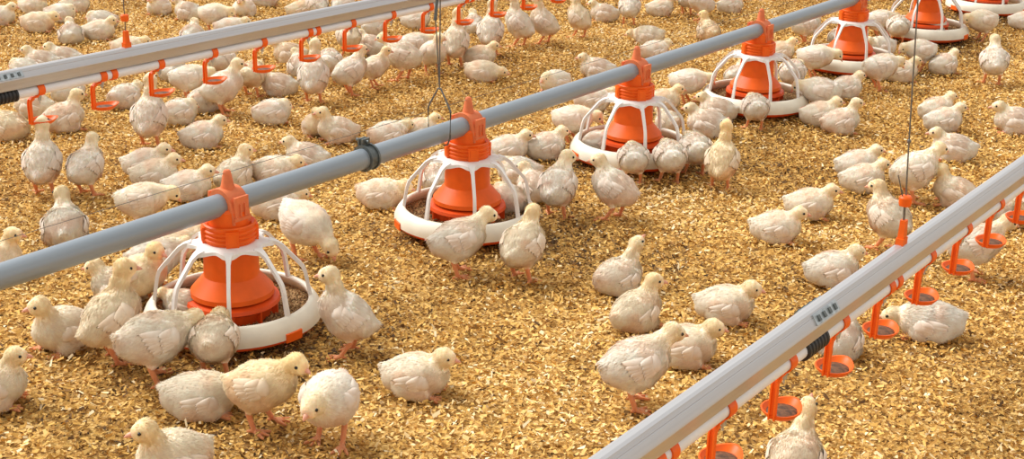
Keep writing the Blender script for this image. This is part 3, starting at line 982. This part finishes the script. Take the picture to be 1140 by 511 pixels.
    bw = r.dirichlet((1, 1, 1, 1), ntuft)
    R0 = (P[F[ii]] * bw[..., None]).sum(1); Nn = (N[F[ii]] * bw[..., None]).sum(1); Nn /= np.linalg.norm(Nn, axis=1)[:, None]
    Cc = C[F[ii]].mean(1)
    hw_ = (wh / tot)[F[ii]].mean(1); nw = (wn_ / tot)[F[ii]].mean(1)
    flow = -u[None] * (1 - hw_ - nw)[:, None] - ndir[None] * nw[:, None] - (hdir + 0.5 * ndir)[None] * hw_[:, None] + np.array([0, 0, -0.35])[None]
    flow += r.normal(0, 0.30, flow.shape)
    T = flow - (flow * Nn).sum(1)[:, None] * Nn; T /= np.linalg.norm(T, axis=1)[:, None]
    lift = (0.20 + 0.20 * r.random(ntuft))[:, None]
    D = T * (1 - 0.3 * lift) + Nn * lift
    ln = ((0.0070 + 0.0060 * r.random(ntuft)) * (1 - 0.45 * hw_))[:, None]
    sd_ = np.cross(Nn, T); wd = (0.0007 + 0.0008 * r.random(ntuft))[:, None] * (1 - 0.3 * hw_[:, None])
    base = R0 - Nn * 0.0012
    TV = np.empty((ntuft, 4, 3)); TV[:, 0] = base - sd_ * wd * 0.6; TV[:, 1] = base + D * ln * 0.55 - sd_ * wd; TV[:, 2] = base + D * ln + T * ln * 0.15; TV[:, 3] = base + D * ln * 0.5 + sd_ * wd
    jit = (0.93 + 0.16 * r.random(ntuft))[:, None]
    TC = np.clip(Cc * jit + 0.02, 0, 0.95)
    m2 = bpy.data.meshes.new('down')
    m2.from_pydata(TV.reshape(-1, 3).tolist(), [], np.arange(ntuft * 4).reshape(-1, 4).tolist())
    m2.polygons.foreach_set('use_smooth', [True] * ntuft)
    ca = m2.attributes.new('Col', 'FLOAT_COLOR', 'POINT')
    ca.data.foreach_set('color', np.concatenate([np.repeat(TC, 4, 0), np.ones((ntuft * 4, 1))], 1).astype(np.float32).ravel())
    pa = m2.attributes.new('plume', 'FLOAT', 'POINT'); pa.data.foreach_set('value', np.ones(ntuft * 4, np.float32))
    m2.materials.append(M['down'])
    m2.update()
    nn = np.repeat(Nn * 0.85 + D * 0.15, 4, 0); nn /= np.linalg.norm(nn, axis=1)[:, None]
    m2.normals_split_custom_set_from_vertices(nn.tolist())
    # wings: a rounded covert patch over overlapping feathers, all following the flank
    wings = []

    def flank(a_, c_, s):
        """sideways reach of the body surface at (a_, c_) of the body frame"""
        sh = a_.shape
        X = (B[None] + a_.reshape(-1, 1) * u[None] + c_.reshape(-1, 1) * w[None])
        lo_ = np.full(len(X), 0.0); hi_ = np.full(len(X), 0.075)
        for _ in range(16):
            mid = (lo_ + hi_) / 2; Q = X.copy(); Q[:, 1] = s * mid
            ins = cone_field(Q) < 0
            lo_ = np.where(ins, mid, lo_); hi_ = np.where(ins, hi_, mid)
        return lo_.reshape(sh)

    def cone_field(Q):
        d = cone_d(Q, *torso[0], 1.06)
        for q_ in torso[1:]: d = smin(d, cone_d(Q, *q_, 1.06), 0.012)
        return d

    for s in (-1, 1):
        b = MB(); shades = []
        def leaf(a0, c0, ang, L, Wd, off, thick, lift, shade, tipp=1.0):
            """a feather (or the covert patch): root at (a0, c0), running back at ang degrees below level"""
            n1, n2 = 9, 5
            t = np.linspace(0, 1, n1)[:, None] * np.ones((1, n2)); v = np.linspace(-1, 1, n2)[None] * np.ones((n1, 1))
            wid = Wd * np.sin(np.pi * np.clip(0.10 + 0.90 * t ** (0.75 * tipp), 0, 1)) ** 0.6
            ca, sa = math.cos(math.radians(ang)), math.sin(math.radians(ang))
            A_ = a0 - ca * L * t + sa * wid * v * -1
            C_ = c0 - sa * L * t + ca * wid * v
            y0 = np.maximum(flank(A_, C_, s), 0.022)
            bul = off * np.clip(0.15 + 3 * t, 0, 1) + 0.75 * thick * (1 - v ** 2) * np.sin(np.pi * (0.12 + 0.84 * t)) + lift * t ** 2
            vs = []; fs = []
            for lay, yy in ((0, y0 + bul), (1, y0 + np.minimum(bul - 0.0016, off * np.clip(0.15 + 3 * t, 0, 1) + lift * t ** 2 - 0.0012))):
                for i in range(n1):
                    for j in range(n2):
                        vs.append(fr(A_[i, j], s * yy[i, j], C_[i, j]))
            k1 = n1 * n2
            for i in range(n1 - 1):
                for j in range(n2 - 1):
                    q0, q1, q2, q3 = i * n2 + j, i * n2 + j + 1, (i + 1) * n2 + j + 1, (i + 1) * n2 + j
                    fs += [(q0, q1, q2, q3), (k1 + q3, k1 + q2, k1 + q1, k1 + q0)]
            rim_ = [j for j in range(n2)] + [i * n2 + n2 - 1 for i in range(1, n1)] + [(n1 - 1) * n2 + j for j in range(n2 - 2, -1, -1)] + [i * n2 for i in range(n1 - 2, 0, -1)]
            for q in range(len(rim_)):
                x1, x2 = rim_[q], rim_[(q + 1) % len(rim_)]
                fs.append((x1, k1 + x1, k1 + x2, x2))
            b.add(vs, fs)
        if standing: ra, rc, base_ang = 0.024, 0.012, 8
        else: ra, rc, base_ang = 0.026, 0.004, 22
        for q in range(7):
            k = q / 6
            leaf(ra - 0.012 - 0.004 * (1 - k), rc + 0.012 - 0.022 * k, base_ang - 14 + 30 * k, 0.050 - 0.010 * k, 0.0066, 0.0010 + 0.0010 * (6 - q) * 0.5, 0.0022, 0.0014 + 0.0014 * (q % 2), 0)
        for q in range(5):
            k = q / 4
            leaf(ra - 0.002, rc + 0.011 - 0.021 * k, base_ang - 8 + 20 * k, 0.033, 0.0070, 0.0035 + 0.0008 * (4 - q), 0.0026, 0.0012, 1)
        leaf(ra + 0.010, rc + 0.001, base_ang, 0.031, 0.0165, 0.0035, 0.0052, 0.0, 2, 0.8)
        wm = b.mesh('wing', M['down'], True, 60)
        nv = len(wm.vertices)
        co = np.empty(nv * 3, np.float32); wm.vertices.foreach_get('co', co); co = co.reshape(-1, 3)
        t = value_noise(co[:, 0] * 1.0 + 7, co[:, 2] + 3, 90, 44)[:, None]
        cc = np.array([0.93, 0.86, 0.75]) * (1 - 0.6 * t) + np.array([0.88, 0.70, 0.55]) * 0.6 * t
        ca = wm.attributes.new('Col', 'FLOAT_COLOR', 'POINT')
        ca.data.foreach_set('color', np.concatenate([cc, np.ones((nv, 1))], 1).astype(np.float32).ravel())
        pa = wm.attributes.new('plume', 'FLOAT', 'POINT'); pa.data.foreach_set('value', np.full(nv, 0.6, np.float32))
        wings.append(wm)
    # beak, eyes
    hs = np.cross([0, 0, 1.0], hdir); hs /= np.linalg.norm(hs); hu = np.cross(hdir, hs)
    b0 = Hf + hdir * 0.0128 - hu * 0.001
    bk = MB()
    n_ = 10; prof = [(0.0, 0.0068), (0.005, 0.0058), (0.0095, 0.0038), (0.0135, 0.0012)]
    vs = []; fs = []
    for (t, rr) in prof:
        for k in range(n_):
            a = 2 * math.pi * k / n_
            vs.append(b0 + hdir * t + hs * rr * 0.85 * math.cos(a) + hu * (rr * 0.8 * math.sin(a) - 14 * t * t))
    for i in range(3):
        for k in range(n_):
            fs.append((i * n_ + k, i * n_ + (k + 1) % n_, (i + 1) * n_ + (k + 1) % n_, (i + 1) * n_ + k))
    fs.append(tuple(range(3 * n_, 4 * n_)))
    bkm = bk.add(vs, fs).mesh('beak', M['beak'], True, 70)
    eyes = []
    for s in (-1, 1):
        c = Hc + hdir * 0.0105 + hs * s * 0.0160 + hu * 0.0036
        eyes.append(MB().ellipsoid(c, (0.0035, 0.0030, 0.0035), None, 10, 7).mesh('eye', M['eye']))
    return dict(body=me, down=m2, wings=wings, beak=bkm, eyes=eyes, bz=bz)


_cache = {}


def chick(px, py, face, pose, label, turn=0, sc=1.0, tint=0.0, fine=False, z0=0.004):
    key = (pose, turn, fine)
    sc *= 0.88
    if key not in _cache:
        _cache[key] = chick_meshes(pose, turn, 0.0026 if fine else 0.0036, 9000 if fine else 4800, 1 + len(_cache))
    g = _cache[key]
    c = at(px, py, g['bz'] * sc + z0)
    o = link('broiler_chick', g['body'], None, (c[0], c[1], z0), (0, 0, ground_dir(face)))
    o.scale = (sc, sc, sc)
    tag(o, label, 'chick', 'broiler chicks on the litter')
    o['tint'] = float(tint)
    ch = [link('down', g['down'], o)]
    ch[0]['kind'] = 'stuff'
    ch += [link('wing', wm, o) for wm in g['wings']]
    link('beak', g['beak'], o)
    for e in g['eyes']: link('eye', e, o)
    for k in ch: k['tint'] = float(tint)
    return o


# photo position of the body, facing (0 right, 90 away, 180 left, 270 towards the camera), pose, label, options
FLOCK = [
    # --- nearest chicks, lower left
    (194, 508, 228, 'sithigh', 'yellow-headed chick facing left, cut off by the bottom edge', dict(fine=1, tint=.35, sc=1.08, turn=-25)),
    (-8, 430, 10, 'sithigh', 'sitting chick cut off by the left edge below the feed pipe', dict(fine=1, tint=.25)),
    (222, 441, 12, 'lie', 'pale chick lying with tail left behind the yellow standing one', dict(fine=1, tint=.2, sc=1.08)),
    (291, 428, 350, 'standfwd', 'yellowish chick standing in profile, lowest left of centre, head to the right', dict(fine=1, tint=.6, sc=1.05, turn=-20)),
    (367, 444, 258, 'standlow', 'white chick standing face-on to the camera, head lowered', dict(fine=1, turn=-12, sc=1.06)),
    (463, 418, 350, 'sit', 'lone chick sitting on open litter, bottom centre, head right', dict(fine=1, tint=.2, sc=1.02)),
    (386, 350, 178, 'alert', 'upright chick beside the nearest pan, looking left into it', dict(fine=1, turn=0, sc=1.0)),
    (238, 377, 92, 'feed', 'round chick seen from behind, eating at front of the nearest pan', dict(fine=1, tint=.25, sc=1.0)),
    (171, 376, 38, 'feed', 'large chick leaning right into the nearest pan, tail to the left', dict(fine=1, tint=.12, sc=1.15)),
    (123, 352, 48, 'alert', 'tall yellow chick left of nearest pan with long upright neck', dict(fine=1, tint=.4, sc=1.1, turn=-25)),
    (71, 366, 236, 'sithigh', 'chick sitting far left below the pipe, facing left', dict(fine=1, tint=.25, sc=1.08, turn=-25)),
    (134, 319, 176, 'sit', 'chick facing left half hidden behind the tall yellow chick', dict(fine=1, tint=.15)),
    (158, 305, 330, 'stand', 'yellow-necked chick between the tall yellow chick and the pan', dict(fine=1, tint=.5)),
    (172, 286, 40, 'feed', 'white-backed chick under the pipe left of the nearest feeder', dict(fine=1)),
    (205, 338, 168, 'sitlow', 'small chick lying inside the nearest pan', dict(sc=.72, tint=.2, z0=.036)),
    (208, 267, 10, 'sit', 'yellowish chick sitting under the pipe behind the nearest feeder', dict(tint=.4)),
    (340, 248, 322, 'peck', 'chick pecking the litter right of the nearest feeder', dict(fine=1, sc=1.14)),
    (308, 228, 20, 'sitlow', 'chick sitting under the pipe between nearest feeder and clamp', dict(tint=.1)),
    (-6, 289, 5, 'sithigh', 'chick head at the left edge just above the feed pipe', dict(tint=.3)),
    (72, 252, 105, 'sithigh', 'chick seen from behind just above the pipe, far left', dict(fine=1, turn=25, sc=1.12)),
    # --- left, between pipe and far drinker line
    (47, 180, 92, 'drink', 'tall chick seen from behind reaching up to a left-edge cup', dict(sc=1.06)),
    (95, 184, 75, 'stand', 'chick seen from behind standing alone beside the tall drinking one', dict(sc=1.0)),
    (158, 222, 15, 'feed', 'round chick standing behind two sitting ones, just above pipe', dict(tint=.15)),
    (162, 182, 4, 'sit', 'sitting chick with tail left, topmost of the huddle above pipe', dict()),
    (172, 194, 8, 'sit', 'middle sitting chick of the huddle above the pipe', dict(tint=.15)),
    (209, 207, 6, 'sit', 'rightmost sitting chick of the huddle above the pipe', dict()),
    (260, 194, 60, 'sithigh', 'chick sitting behind the nearest feeder tip, head turned right', dict(turn=-40, tint=.2)),
    (305, 190, 8, 'sitlow', 'chick lying flat above the pipe with yellow head to the right', dict(tint=.1)),
    (342, 175, 168, 'sit', 'chick sitting above the pipe with its head to the left', dict()),
    (424, 216, 355, 'sitlow', 'chick sitting left of the second pan, below the clamp', dict(tint=.2, sc=1.0)),
    (225, 151, 22, 'sit', 'pale round chick sitting alone left of centre below far drinker', dict(sc=1.02)),
    (303, 125, 30, 'sittuck', 'chick sleeping with tucked head below the far drinker line', dict()),
    (311, 95, 172, 'sit', 'sitting chick facing left under the far drinker, mid row', dict()),
    (351, 139, 285, 'sithigh', 'yellow chick sitting upright, left of a sitting pair', dict(tint=.4, sc=.85)),
    (376, 145, 200, 'sithigh', 'white chick of the sitting pair, wing spread on litter', dict(tint=.15)),
    (432, 150, 30, 'sitlow', 'chick sitting just above the clamp, partly behind the pipe', dict()),
    (467, 145, 15, 'sit', 'chick sitting left of the wire bail behind the pipe', dict(sc=.9, tint=.2)),
    # --- under and behind the far drinker line
    (70, 131, 40, 'sithigh', 'chick sitting under leftmost drinker cups, head right', dict(tint=.1, sc=1.1)),
    (10, 141, 150, 'sittuck', 'yellowish chick sitting at the left edge under the drinker', dict(tint=.45, sc=1.1)),
    (38, 118, 176, 'sit', 'chick behind the left-edge cup facing left', dict(tint=.15)),
    (76, 101, 60, 'sit', 'chick sitting close behind the rail near the left edge', dict()),
    (138, 108, 60, 'sitlow', 'chick sitting behind the second cup, facing away', dict(sc=1.0)),
    (166, 129, 86, 'drink', 'tall white chick from behind stretching its neck to a cup', dict(sc=1.12)),
    (199, 125, 40, 'sittuck', 'chick sitting low beside the tall stretching white chick', dict()),
    (210, 86, 20, 'feed', 'chick standing behind the cups, left of the big profile chick', dict()),
    (192, 78, 100, 'sit', 'chick part hidden by the rail left of the standing one', dict()),
    (248, 96, 25, 'stand', 'large chick in profile below the cups, head up to right', dict(sc=1.12)),
    (226, 112, 60, 'sittuck', 'chick sitting behind tail of the large profile chick', dict()),
    (280, 82, 80, 'feed', 'yellowish chick standing behind a cup right of profile chick', dict(tint=.4)),
    (247, 66, 70, 'feed', 'chick standing behind the rail with only legs showing', dict()),
    (349, 84, 84, 'drink', 'white chick from behind drinking at a mid-line cup', dict(sc=1.1)),
    (335, 74, 120, 'sit', 'white chick close behind the drinking mid-line chick', dict()),
    (323, 60, 178, 'sit', 'yellow-headed chick lying behind the cups facing left', dict(tint=.3)),
    (390, 78, 40, 'stand', 'chick standing right of the drinking one, head up right', dict(sc=1.05)),
    (366, 68, 90, 'feed', 'chick seen from behind between two standing ones at cups', dict()),
    (417, 74, 10, 'stand', 'small chick standing behind the wide left-facing chick', dict(sc=.9, tint=.2)),
    (388, 40, 120, 'standfwd', 'yellow chick standing right behind a cup at upper centre', dict(tint=.35)),
    (416, 30, 60, 'sit', 'chick sitting beyond the cups at upper centre', dict()),
    (448, 61, 160, 'standfwd', 'wide chick standing in profile facing left, upper centre', dict(sc=1.15, tint=.15)),
    (460, 49, 30, 'feed', 'greyish-backed chick behind the wide left-facing one', dict()),
    (414, 51, 150, 'sit', 'white chick sitting in front of the cup, left of the wide one', dict()),
    (482, 58, 300, 'stand', 'slim white chick standing left of the hanging cable', dict(turn=30, sc=1.0)),
    (507, 46, 80, 'drink', 'tall chick just right of the hanging cable, neck stretched', dict(tint=.2, sc=1.1)),
    (463, 22, 8, 'sit', 'chick sitting between two cups left of the cable', dict()),
    (546, 34, 80, 'drink', 'very white tall chick reaching up at the top edge', dict(sc=1.1)),
    (578, 26, 150, 'drink', 'tall chick leaning left with lifted head at the top edge', dict(sc=1.1)),
    (606, 24, 155, 'alert', 'chick standing facing left beside the leaning tall one', dict(tint=.15, sc=1.05)),
    (534, 63, 6, 'sit', 'chick sitting behind a flat-lying one, right of cable', dict(tint=.25)),
    (537, 80, 352, 'lie', 'chick lying flat asleep right of the hanging cable', dict(tint=.25)),
    (528, 28, 100, 'sit', 'white chick half hidden behind tall ones, top centre', dict()),
    (425, 6, 40, 'sit', 'chick sitting at the top edge behind the rail end', dict()),
    # --- beyond the far drinker line
    (37, 6, 350, 'sit', 'leftmost chick of the huddle at the top left', dict(tint=.15)),
    (67, 15, 10, 'sittuck', 'middle chick of the huddle at the top left', dict()),
    (84, 5, 30, 'sit', 'rightmost chick of the huddle at the top left', dict(tint=.2)),
    (42, 25, 5, 'sitlow', 'chick lying in front of the top left huddle, head right', dict(tint=.3, sc=1.05)),
    (79, 38, 110, 'sit', 'white chick sitting facing away left of the orange knob', dict()),
    (110, 34, 5, 'sit', 'chick sitting beside the orange knob, head to the right', dict(tint=.1)),
    (114, 23, 180, 'sittuck', 'chick lying just behind the one beside the orange knob', dict()),
    (143, 53, 10, 'sitlow', 'chick half hidden by the rail below the orange knob', dict(tint=.25)),
    (47, 69, 176, 'sit', 'chick behind the rail near left edge, facing left', dict()),
    (72, 65, 178, 'sit', 'chick behind the rail right of the left-facing one', dict()),
    (30, 78, 170, 'sittuck', 'chick mostly hidden by the rail joint, far left', dict()),
    (177, 7, 250, 'sit', 'chick sitting face-on at the top, left of a pair', dict()),
    (210, 13, 160, 'sit', 'chick sitting facing left at the top, left of standing one', dict()),
    (238, 15, 350, 'feed', 'chick standing stooped right at the top behind the rail', dict(tint=.15)),
    (272, 9, 265, 'sit', 'white chick sitting face-on at top behind the rail', dict()),
    (256, 31, 15, 'sitlow', 'chick half hidden behind the rail below the stooped one', dict()),
    (214, 39, 90, 'sit', 'chick showing only its head over the rail, upper left', dict()),
    (296, -2, 20, 'sit', 'chick cut off by the top edge left of centre', dict()),
    (335, 11, 20, 'sit', 'yellowish chick sitting behind the rail, top centre left', dict(tint=.35)),
    (353, 4, 120, 'stand', 'left one of two standing chicks at the top behind rail', dict()),
    (382, 4, 60, 'stand', 'right one of two standing chicks at the top behind rail', dict()),
    (0, 18, 0, 'sit', 'chick cut off at the top left edge', dict()),
    # --- top middle
    (645, 19, 130, 'alert', 'yellow chick standing upright at top, right of the tall pair', dict(tint=.4)),
    (673, 15, 172, 'sit', 'chick sitting facing left at the top, beside the yellow upright one', dict()),
    (701, 7, 80, 'stand', 'chick standing at the top edge above the third feeder', dict()),
    (735, 9, 10, 'sit', 'chick sitting at the top edge right of a standing one', dict(tint=.1)),
    (766, -4, 60, 'stand', 'chick at top edge with only legs in view', dict()),
    (781, 3, 200, 'stand', 'chick standing at the top edge left of a sitting one', dict()),
    (813, 6, 20, 'sit', 'chick sitting at the top edge above the fourth feeder', dict(tint=.1)),
    (789, 34, 110, 'sithigh', 'yellow chick sitting alone just above the pipe', dict(tint=.55, turn=40)),
    (722, 40, 165, 'lie', 'chick sprawled with a leg out to the left above pipe', dict(tint=.2)),
    (728, 57, 30, 'sitlow', 'white chick sitting against the sprawled one', dict()),
    (665, 77, 176, 'sit', 'chick sitting facing left behind the pipe, near third feeder', dict()),
    (618, 91, 222, 'sittuck', 'hunched chick behind the pipe between second and third feeders', dict(tint=.1)),
    # --- between second and third feeders
    (510, 266, 22, 'standfwd', 'chick standing in front of the second pan, head right', dict(fine=1, sc=1.08)),
    (582, 272, 62, 'stand', 'yellow-necked chick from behind at right rim of second pan', dict(fine=1, tint=.3, sc=1.05)),
    (567, 222, 130, 'sittuck', 'chick eating inside the right side of the second pan', dict(tint=.15, sc=.92, z0=.03)),
    (565, 166, 8, 'sit', 'chick sitting behind the second feeder, head to the right', dict()),
    (607, 163, 25, 'sit', 'white chick sitting alone between second and third pans', dict()),
    (487, 198, 100, 'sit', 'chick seen through the left side of second feeder grill', dict(sc=.9)),
    (578, 191, 170, 'sittuck', 'chick sitting close behind the rim of the second pan', dict()),
    (621, 206, 70, 'stand', 'chick standing from behind, head turned right, by third pan', dict(turn=-55, sc=1.05)),
    (597, 208, 130, 'sit', 'chick partly hidden behind the one with head turned right', dict()),
    (684, 208, 150, 'stand', 'chick standing in front of third pan, facing left', dict(sc=1.05, turn=15)),
    (705, 176, 90, 'feed', 'leftmost of three chicks feeding at front of third pan', dict(sc=.95)),
    (746, 174, 95, 'feed', 'middle of three chicks feeding at front of third pan', dict()),
    (774, 165, 100, 'feed', 'rightmost of three chicks feeding at front of third pan', dict()),
    (804, 178, 72, 'drink', 'yellow-necked chick from behind with upright neck, right of third pan', dict(tint=.6)),
    (664, 158, 40, 'sittuck', 'small chick sitting inside the left of the third pan', dict(sc=.78, z0=.034)),
    (638, 132, 350, 'feed', 'white chick stooping into the third pan from the left', dict(tint=.1)),
    (660, 111, 10, 'sitlow', 'chick sitting under the pipe left of the third feeder', dict()),
    (766, 90, 355, 'feed', 'chick standing right of third feeder under the pipe, head right', dict()),
    (737, 113, 10, 'sit', 'yellowish chick close behind the third pan', dict(tint=.35)),
    (788, 138, 160, 'sit', 'large chick sitting facing left between third and fourth pans', dict(sc=1.08)),
    (799, 123, 165, 'sit', 'chick sitting facing left against the rim of fourth pan', dict()),
    (744, 135, 120, 'sitlow', 'chick inside the right side of third pan', dict(sc=.8, tint=.2, z0=.034)),
    # --- fourth to last feeders
    (841, 119, 92, 'feed', 'white round chick from behind at front of the fourth pan', dict(sc=.95)),
    (819, 84, 60, 'sit', 'white chick seen through the fourth feeder grill', dict(sc=.85)),
    (867, 58, 10, 'sit', 'yellowish chick behind the fourth feeder, head right', dict(tint=.3)),
    (882, 80, 60, 'feed', 'chick standing behind right rim of fourth pan', dict()),
    (914, 101, 172, 'feed', 'chick reaching left into the fourth pan', dict(sc=1.05)),
    (941, 98, 20, 'sit', 'chick sitting behind the one reaching into fourth pan', dict()),
    (912, 127, 6, 'sit', 'chick sitting right of fourth pan, behind its white neighbour', dict(tint=.1)),
    (936, 135, 8, 'sithigh', 'white chick sitting right of fourth pan, wing on the litter', dict(sc=1.0)),
    (908, 63, 350, 'feed', 'chick stooping right into the fifth pan', dict(sc=1.05)),
    (898, 27, 20, 'standfwd', 'chick standing behind the pipe between fourth and fifth feeders', dict()),
    (933, 41, 60, 'sit', 'white chick seen through left of the fifth feeder grill', dict(sc=.85)),
    (980, 74, 20, 'feed', 'white chick from behind stooping right, right of fifth pan', dict(sc=1.08)),
    (981, 52, 200, 'sitlow', 'chick with lowered head behind the fifth feeder', dict()),
    (1003, 80, 8, 'sit', 'chick sitting behind the stooping one, right of fifth pan', dict(tint=.15)),
    (1025, 56, 195, 'feed', 'white chick standing right of hanging cable, head to the left', dict()),
    (1050, 72, 30, 'sit', 'chick sitting right of the white standing one by the cable', dict()),
    (979, 22, 10, 'feed', 'chick standing left of the sixth pan', dict()),
    (1000, 29, 80, 'feed', 'chick from behind eating at left of the sixth pan', dict()),
    (1037, 30, 175, 'lie', 'chick lying inside the sixth pan', dict(sc=.9, z0=.034)),
    (1094, 23, 200, 'feed', 'chick stooping left beside the right rim of sixth pan', dict(sc=1.1, tint=.15)),
    (1107, 67, 80, 'stand', 'chick walking away alone below the last feeders', dict(sc=1.1)),
    (1139, 23, 0, 'sit', 'chick cut off at the top right edge', dict()),
    # --- right side
    (1042, 122, 20, 'sit', 'rear one of two chicks sitting together at upper right', dict(tint=.1)),
    (1050, 134, 10, 'sit', 'front one of two chicks sitting together at upper right', dict()),
    (1131, 135, 172, 'sit', 'chick sitting facing left at the right edge', dict(sc=1.1)),
    (1062, 165, 168, 'sit', 'chick sitting facing left above the walking profile chick', dict(sc=1.05)),
    (1018, 189, 22, 'standfwd', 'large chick standing in profile right of the knotted cable', dict(sc=1.12, tint=.1)),
    (954, 183, 8, 'sit', 'rear one of two chicks sitting left of the knotted cable', dict()),
    (960, 199, 6, 'sit', 'front one of two chicks sitting left of the knotted cable', dict(tint=.1)),
    (901, 227, 352, 'sit', 'rear right of two chicks sitting on open litter, right of centre', dict(tint=.15)),
    (864, 253, 352, 'sit', 'front left of two chicks sitting on open litter, right of centre', dict(tint=.1)),
    (990, 241, 118, 'stand', 'chick standing behind the orange hook, yellow neck, head left', dict(fine=1, sc=1.05, turn=30, tint=.2)),
    (1064, 214, 160, 'sithigh', 'chick sitting behind the right rail, facing left', dict(tint=.2)),
    (1110, 236, 30, 'sitlow', 'chick half hidden by rail near the right edge cups', dict()),
    (1150, 221, 90, 'stand', 'yellowish chick cut off at the right edge behind a cup', dict(tint=.4)),
    (1087, 271, 8, 'standfwd', 'chick standing beneath the right-hand cups, head to the right', dict(fine=1, sc=1.05)),
    (926, 300, 8, 'sit', 'chick sitting just behind the right rail, head right', dict(fine=1)),
    (1036, 358, 165, 'lie', 'chick lying in front of the right-hand cups, head hidden left', dict(fine=1, sc=1.08)),
    (935, 378, 60, 'sithigh', 'chick peeping out below the right rail next to a cup', dict(fine=1, sc=.95, turn=-20)),
    (886, 508, 65, 'neckup', 'chick cut off by bottom edge right, yellow neck raised', dict(fine=1, tint=.3)),
    (688, 308, 40, 'neckup', 'chick lying turned away with neck raised, right of centre', dict(fine=1, sc=1.0, tint=.1)),
    (708, 346, 42, 'sithigh', 'yellow-headed chick sitting turned away, below the raised-neck one', dict(fine=1, turn=-40, tint=.3)),
    (807, 339, 350, 'sit', 'chick sitting alone above the lower right rail', dict(fine=1, tint=.15)),
    (762, 385, 355, 'sit', 'chick sitting behind the standing one near lower rail', dict(fine=1, tint=.2, sc=1.02)),
    (708, 404, 20, 'standfwd', 'white chick standing lower right, head right with pink beak', dict(fine=1, sc=1.1)),
]
for (px, py, face, pose, label, opt) in FLOCK:
    chick(px, py, face, pose, label, **opt)
